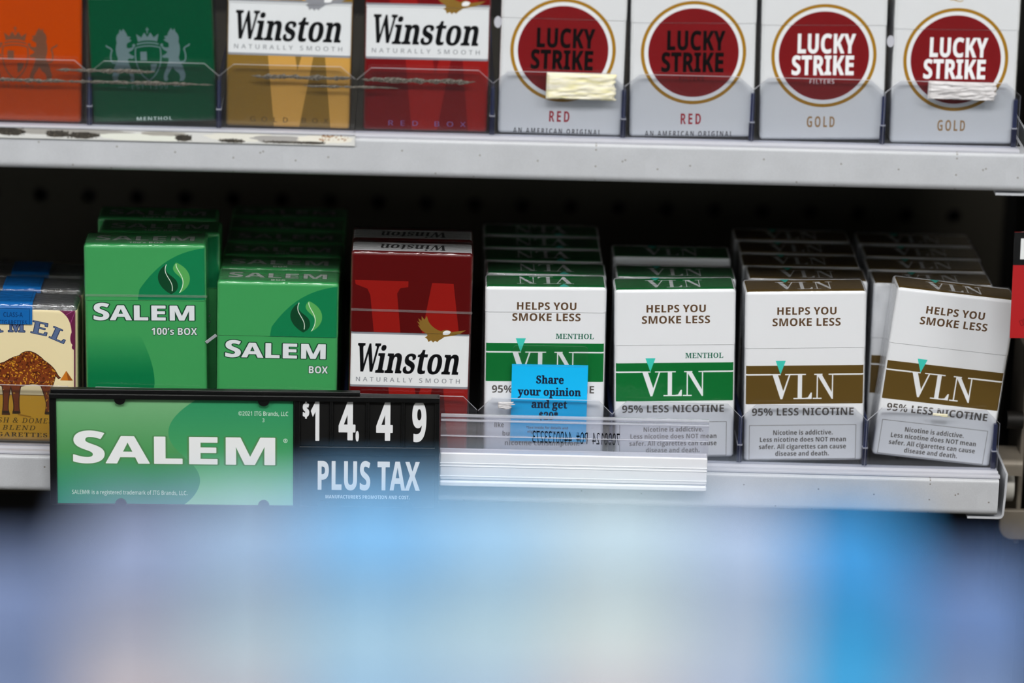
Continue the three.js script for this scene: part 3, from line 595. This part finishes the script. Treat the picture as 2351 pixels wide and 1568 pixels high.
// old adhesive streaks along the upper trays
const grime = noiseTexture(128, (x, y) => { const n = fbm(x / 5, y / 5, 41); return n > 0.66 ? [186, 180, 170] : [38 + 60 * n, 35 + 56 * n, 31 + 50 * n]; }, true, 1);
const mGrime = new THREE.MeshPhysicalMaterial({ map: grime, roughness: 0.85 });
function streak(x0, x1, y, h, s, label) {
  const n = Math.round((x1 - x0) / 0.0009), P = [], I = [], U = [];
  for (let i = 0; i <= n; i++) {
    const u = i / n, x = x0 + (x1 - x0) * u, k = Math.pow(fbm(x * 420, 0.5, s), 1.3) * 2.6 * Math.min(1, u * 12, (1 - u) * 12) + 0.06, dy = (fbm(x * 300, 4.4, s) - 0.5) * h * 0.7;
    P.push(x, y + dy + h * k / 2, 0, x, y + dy, 0.00045 * k + 0.0001, x, y + dy - h * k / 2, 0); U.push(x * 120, 0, x * 120, 0.5, x * 120, 1);
    if (i < n) { const a = i * 3; for (const k2 of [0, 1]) I.push(a + k2, a + k2 + 1, a + k2 + 3, a + k2 + 1, a + k2 + 4, a + k2 + 3); }
  }
  const g = new THREE.BufferGeometry(); g.setAttribute('position', new THREE.Float32BufferAttribute(P, 3)); g.setAttribute('uv', new THREE.Float32BufferAttribute(U, 2)); g.setIndex(I); g.computeVertexNormals();
  scrap('glue_streak', label, 0, 0, FRONTU, g, mGrime, 0, 'glue');
}
streak(-0.2150, -0.1115, 0.1792, 0.0012, 51, 'long dark glue streak along the tray of the orange and green packs');
streak(-0.1810, -0.1370, 0.1843, 0.0012, 52, 'dark glue streak crossing the grey lion crest of the green pack');
streak(-0.0950, -0.0500, 0.1836, 0.0015, 53, 'dark glue streak on the tray of the gold pack');
streak(-0.0465, 0.0040, 0.1832, 0.0016, 54, 'dark glue streak on the tray of the dark red pack, upper row');
streak(-0.0720, -0.0300, 0.1797, 0.0008, 55, 'faint glue streak bridging the gold pack tray and the dark red pack tray');
// worn label strip on the upper shelf lip
{
  const t = canvas(256, 5.6, 8, (g) => {
    rect(g, 0, 0, 256, 5.6, '#d8d8d6'); reseed(5);
    const blob = (x, y, w, h, c) => { g.fillStyle = c; g.beginPath(); for (let i = 0; i <= 40; i++) { const a = i / 40 * Math.PI * 2, r = 0.75 + 0.5 * fbm(Math.cos(a) * 2 + x, Math.sin(a) * 2 + y, 3); g.lineTo(x + Math.cos(a) * w / 2 * r, y + Math.sin(a) * h / 2 * r); } g.fill(); };
    blob(128, 2.0, 60, 3.2, '#a5a29d'); blob(164, 3.8, 44, 3.6, '#e6e8de'); blob(172, 2.0, 20, 2.0, '#a8a49c'); blob(206, 2.8, 34, 3.8, '#e6e4da'); blob(222, 3.2, 24, 3.0, '#a9a6a3'); blob(242, 2.8, 24, 4, '#ece8dc');
    for (const [x, y, w, h] of [[104, 2.6, 14, 3.6], [125, 3.2, 11, 3.2], [136.5, 3.6, 14, 3.0], [180.6, 3.6, 7.4, 3.0], [202, 4.5, 11, 1.8], [224, 4.6, 18, 1.0], [236, 4.6, 14, 1.2]]) {
      blob(x, y, w, h, '#3b362f'); for (let i = 0; i < 60; i++) disc(g, x + (rnd() - 0.5) * w, y + (rnd() - 0.5) * h, 0.1 + rnd() * 0.2, rnd() > 0.6 ? '#6d665a' : '#211d19');
    }
    for (let i = 0; i < 50; i++) disc(g, 240 + rnd() * 14, 1 + rnd() * 2.4, 0.1 + rnd() * 0.3, '#a5764e');
  });
  const o = thing('label_strip', 'worn price label strip with dark stains on the upper shelf lip', 'label strip', [-0.1766, 0.1578, LIPU + 0.0009]);
  mesh('strip', rbox(-0.128, 0.128, -0.0028, 0.0028, -0.0004, 0.0003, 0.0001, 1), std(0xdadad6, 0.4), o);
  mesh('worn_face', new THREE.PlaneGeometry(0.2556, 0.0054).translate(0, 0, 0.00042), new THREE.MeshPhysicalMaterial({ map: t, roughness: 0.55 }), o);
  mesh('edge_bead', rbox(-0.128, 0.128, 0.0020, 0.0030, -0.0002, 0.0009, 0.0003, 1), M.clearEdge, o);
}
// blue sticker
{
  const t = canvas(34.9, 37, 14, (g) => {
    rect(g, 0, 0, 34.9, 37, '#02bcfa'); const k = '#080d30', bold = { font: SERIF, stroke: k, strokeWidth: 0.22 };
    put(g, 'Share', 11.2, 24.0, 5.6, 9.2, k, bold); put(g, 'your opinion', 3.0, 32.0, 11.5, 15.0, k, bold); put(g, 'and get', 9.3, 25.8, 17.5, 21.0, k, bold);
    put(g, '$20*', 12.8, 21.8, 23.0, 26.6, k, bold); put(g, '*See inside for details and', 7.2, 26.6, 29.8, 31.0, k); put(g, 'eligibility requirements', 7.8, 24.6, 31.8, 33.0, k);
  });
  const o = thing('blue_sticker', 'bright blue opinion sticker with dark serif lettering on a white pack', 'sticker', [0.0421, 0.0267, 0.0007]);
  o.rotation.z = 0.004;
  mesh('printed_sheet', box(-0.01745, 0.01745, -0.0185, 0.0185, 0, 0.0002), new THREE.MeshPhysicalMaterial({ map: t, roughness: 0.45 }), o);
  const r = 0.002, tab = [[-0.0172, 0.0178], [0.0172, 0.0178], ...arc(0.0172 - r, 0.0276 - r, r, 0, Math.PI / 2, 5), ...arc(-0.0172 + r, 0.0276 - r, r, Math.PI / 2, Math.PI, 5)];
  mesh('clear_tab', plate(tab, 0.0001).translate(0, 0, 0.0003), [M.film, M.clearEdge], o);
}

// ------------------------------------------------------------------ price channel with mirrored code
{
  const o = thing('price_channel', 'clear and white price label channel with mirrored code on the lower shelf', 'label holder', [0.0534, 0, 0.0170]);
  const a = -0.061, b = 0.0611;
  mesh('white_insert', rbox(a, b, -0.0041, 0.0090, 0.0004, 0.0060, 0.0008), M.whiteChannel, o);
  for (const y of [0.0036, 0.0022, -0.0026]) mesh('rib', rbox(a, b, y, y + 0.0007, 0.0056, 0.0062, 0.00025, 1), M.whiteChannel, o);
  mesh('lower_rail', rbox(a, b, -0.0071, -0.0044, 0.0010, 0.0068, 0.0009), M.whiteChannel, o);
  mesh('rear_wall', rbox(a, b, -0.0071, 0.0092, -0.0004, 0.0002, 0.0002, 1), M.whiteChannel, o);
  mesh('clear_cover', box(a, b, 0.0092, 0.0262, 0.0052, 0.0060), M.cover, o);
  for (const [y, h] of [[0.0261, 0.0013], [0.0240, 0.0009], [0.0168, 0.0005]]) mesh('clear_ridge', rbox(a, b, y, y + h, 0.0048, 0.0066, 0.0003, 1), M.ridge, o);
  const font = await new FontLoader().loadAsync('fonts/droid/droid_sans_mono_regular.typeface.json');
  const tg = new TextGeometry('7000124 PO# 4400133273', { font, size: 10, depth: 0.02, curveSegments: 4, bevelEnabled: false });
  tg.computeBoundingBox(); const bb = tg.boundingBox;
  tg.translate(-(bb.min.x + bb.max.x) / 2, -bb.min.y, 0); tg.scale(-0.0397 / (bb.max.x - bb.min.x), 0.0056 / (bb.max.y - bb.min.y), 0.004);
  const m = mesh('mirrored_code', tg, std(0x1e2a66, 0.6), o); m.position.set(0.0007, 0.0146, 0.0061); m.rotation.z = -0.012;
}

// ------------------------------------------------------------------ the price sign
{
  const o = thing('price_sign', 'black framed price sign with green brand card and white price digits', 'sign', [-0.0961, 0.0098, 0.0250]);
  o.rotation.z = 0.0115;
  mesh('backing', rbox(-0.0881, 0.0881, -0.0266, 0.0266, 0, 0.0035, 0.0006), M.black, o);
  const bar = (x0, x1, y0, y1, z1 = 0.0052) => mesh('frame_bar', rbox(x0 * mm, x1 * mm, y0 * mm, y1 * mm, 0.003, z1, 0.0004), M.black, o);
  bar(-88.1, 88.1, 24.1, 26.6, 0.0060); bar(-88.1, -85.1, -26.6, 26.6); bar(22.3, 25.0, -26.6, 26.6); bar(85.9, 88.1, -26.6, 26.6);
  bar(-88.1, 88.1, -26.6, -26.1, 0.0048); bar(22.3, 88.1, -1.4, 2.6);
  for (const x of [38.4, 54.7, 70.8]) bar(x, x + 1.5, 2.6, 26.6);
  mesh('top_rail', rbox(-0.0876, 0.0520, 0.0266, 0.0282, 0.0005, 0.0040, 0.0004), M.black, o);
  const card = (x0, x1, y0, y1, tex, name, parent = o) => {
    const g = box(x0 * mm, x1 * mm, y0 * mm, y1 * mm, 0.0035, 0.0041), m = new THREE.MeshPhysicalMaterial({ map: tex, roughness: 0.42 });
    const uv = g.attributes.uv, p = g.attributes.position; for (let i = 0; i < uv.count; i++) uv.setXY(i, (p.getX(i) / mm - x0) / (x1 - x0), (p.getY(i) / mm - y0) / (y1 - y0));
    return mesh(name, g, m, parent);
  };
  const CW = 106.8, CH = 49.9;
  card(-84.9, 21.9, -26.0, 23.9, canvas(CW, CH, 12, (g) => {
    
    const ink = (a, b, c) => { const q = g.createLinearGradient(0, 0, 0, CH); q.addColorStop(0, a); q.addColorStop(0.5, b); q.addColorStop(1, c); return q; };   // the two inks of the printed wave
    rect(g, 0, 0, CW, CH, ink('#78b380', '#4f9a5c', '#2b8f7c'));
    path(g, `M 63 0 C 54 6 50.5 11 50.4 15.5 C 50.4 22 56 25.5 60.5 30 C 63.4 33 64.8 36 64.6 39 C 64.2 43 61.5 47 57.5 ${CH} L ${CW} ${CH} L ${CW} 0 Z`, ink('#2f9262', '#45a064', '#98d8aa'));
    bigInitial(g, 6.2, 101, 16.2, 18.4, 31.0, '#e9edf0', '#4f8a55', 2.4); bigInitial(g, 6.2, 101, 16.2, 18.4, 31.0, '#eef1f3');
    put(g, '\u00a92021 ITG Brands, LLC', 82, 104.6, 5.4, 7.3, '#dfeae2', { font: SANSR }); put(g, '3', 92.8, 93.9, 8.6, 10.3, '#dfeae2', { font: SANSR });
    put(g, 'SALEM\u00ae is a registered trademark of ITG Brands, LLC.', 6.4, 59, 43.6, 45.6, '#dfeae2', { font: SANSR });
    g.strokeStyle = '#dfeae2'; g.lineWidth = 0.25; g.beginPath(); g.arc(103.3, 19, 0.85, 0, 7); g.stroke(); put(g, 'R', 102.9, 103.7, 18.5, 19.5, '#dfeae2');
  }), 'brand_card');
  const digit = (x0, x1, marks) => card(x0, x1, 2.9, 24.1, canvas(x1 - x0, 21.2, 20, (g) => { rect(g, 0, 0, 20, 22, '#101010'); for (const [s, a, b, y0, y1] of marks) put(g, s, a, b, y0, y1, '#e9ebee', { stroke: '#e9ebee', strokeWidth: 0.8 }); }), 'digit_tile');
  digit(25.2, 38.2, [['$', 1.0, 3.9, 1.6, 8.0], ['1', 4.4, 9.9, 0.9, 19.4]]);
  digit(40.1, 54.5, [['4', 2.5, 10.0, 0.9, 19.0], ['.', 9.7, 11.9, 0.9, 19.2]]);
  digit(56.4, 70.6, [['4', 3.2, 10.6, 0.9, 19.0]]);
  digit(72.5, 85.7, [['9', 3.0, 9.9, 0.9, 19.3]]);
  card(25.2, 85.7, -25.8, -1.6, canvas(60.5, 24.2, 16, (g) => {
    rect(g, 0, 0, 61, 25, '#151516'); put(g, 'PLUS TAX', 7, 54.2, 3.6, 17.1, '#eceef0', { stroke: '#eceef0', strokeWidth: 0.35 }); put(g, 'MANUFACTURER\u2019S PROMOTION AND COST.', 11.3, 49.8, 19.2, 20.9, '#eceef0');
  }), 'tax_card');
  for (const [x, y] of [[-56.2, 24.2], [8.6, 24.2], [-56.2, -26.0], [8.6, -26.0], [35.6, -25.8], [73.8, -25.8]]) mesh('retaining_nub', new THREE.CylinderGeometry(0.0026, 0.0026, 0.0022, 24).rotateX(Math.PI / 2).translate(x * mm, y * mm, 0.0046), M.black, o);
}

// ------------------------------------------------------------------ red and black card at the right edge
{
  const t = canvas(64, 49, 10, (g) => {
    rect(g, 0, 0, 64, 49, '#b01e22'); rect(g, 0, 0, 64, 15.2, '#0d0d0e'); rect(g, 3, 2.9, 8, 9.6, '#e8eaec'); g.strokeStyle = '#8d1519'; g.lineWidth = 0.5; reseed(12);
    for (let i = 0; i < 40; i++) { const x = rnd() * 60, y = 18 + rnd() * 28; g.save(); g.translate(x, y); g.rotate(-0.45); for (let k = 0; k < 5; k++) { g.strokeRect(k * 1.9, 0, 1.2, 2.4); } g.restore(); }
  });
  const o = thing('promotion_card', 'red and black card cut off by the right edge of the picture', 'card', [0.2790, 0.0968, 0.030]);
  o.rotation.z = 0.02;
  const g = box(-0.0318, 0.032, -0.0247, 0.0247, -0.0004, 0.0002);
  mesh('printed_card', g, new THREE.MeshPhysicalMaterial({ map: t, roughness: 0.4 }), o);
  mesh('holder_stem', rbox(0.008, 0.012, -0.002, 0.002, -0.030, -0.0004, 0.0006), M.darkSteel, o);
}

// ------------------------------------------------------------------ the counter in front, far out of focus
{
  const c = thing('shop_counter', 'grey laminate shop counter in front of the rack', 'counter', [0, FLOOR, 1.12]);
  mesh('counter_body', box(-1.2, 1.2, 0, 1.15, -0.24, 0.24), std(0x3b3733, 0.7), c);
  mesh('counter_top', rbox(-1.25, 1.25, 1.15, 1.18, -0.28, 0.28, 0.004), std(0x6e6a64, 0.4), c);
  const Y = 0.18, ZF = 1.0700;
  const tr = thing('counter_tray', 'white cardboard counter tray holding the small blue cartons', 'tray', [-0.002, Y, ZF]);
  const ink = (c) => new THREE.Color(c).multiplyScalar(0.66);
  const card = std(0xe4e4e6, 0.7);
  mesh('tray_base', box(-0.122, 0.122, 0.0002, 0.0015, -0.016, 0.016), card, tr);
  mesh('tray_front', box(-0.122, 0.122, 0.0002, 0.035, 0.0145, 0.016), card, tr); mesh('tray_back', box(-0.122, 0.122, 0.0002, 0.05, -0.016, -0.0145), card, tr);
  for (const s of [-1, 1]) mesh('tray_side', box(s * 0.122 - 0.00075, s * 0.122 + 0.00075, 0.0002, 0.045, -0.016, 0.016), card, tr);
  // left edge, right edge, top, and the print colours of lid, body and lower band
  const cartons = [
    [-0.1052, -0.0820, 0.3280, '#6f82ad', '#7f92bd', '#9aa3c2', 'slate blue carton, leftmost in the blurred counter tray'],
    [-0.0814, -0.0615, 0.3376, '#8d9cc0', '#bdbccb', '#d6c6c8', 'grey lilac carton, second from the left in the blurred counter tray'],
    [-0.0608, -0.0409, 0.3406, '#96b2d4', '#bed2e2', '#c8c2ce', 'pale grey blue carton, third from the left in the blurred counter tray'],
    [-0.0402, -0.0166, 0.3425, '#7ab8ec', '#b0d8f4', '#a4ccf0', 'sky blue carton, fourth from the left in the blurred counter tray'],
    [-0.0159, 0.0021, 0.3430, '#9cc8ec', '#c4e2f2', '#b4cdec', 'light blue carton in the middle of the blurred counter tray'],
    [0.0028, 0.0274, 0.3435, '#bcd4e4', '#dceaee', '#d4ccd8', 'off white carton in the blurred counter tray'],
    [0.0280, 0.0470, 0.3421, '#a9bfe0', '#bccde6', '#b6c4e4', 'pale periwinkle carton beside the azure one in the counter tray'],
    [0.0477, 0.0681, 0.3402, '#2b92d8', '#35aaea', '#49b0ec', 'bright azure carton in the blurred counter tray'],
    [0.0687, 0.0928, 0.3300, '#5f7eb4', '#86a0ce', '#9fb2da', 'grey periwinkle carton, rightmost in the blurred counter tray'],
  ];
  for (const [x0, x1, top, cap, body, foot, label] of cartons) {
    const h = top - Y - 0.0046, w = x1 - x0, t = thing('small_carton', label, 'carton', [(x0 + x1) / 2, Y + 0.0015, ZF], 'small cartons in the counter tray');
    mesh('carton_body', rbox(-w / 2, w / 2, 0.0002, h - 0.012, -0.0125, 0.0125, 0.0008), std(ink(body), 0.5), t);
    mesh('carton_lid', rbox(-w / 2 - 0.0001, w / 2 + 0.0001, h - 0.0115, h, -0.0127, 0.0127, 0.001), std(ink(cap), 0.5), t);
    mesh('printed_band', rbox(-w / 2 - 0.0001, w / 2 + 0.0001, 0.07, h - 0.027, -0.0126, 0.0127, 0.0004, 1), std(ink(foot), 0.5), t);
  }
}

renderer.render(scene, camera);
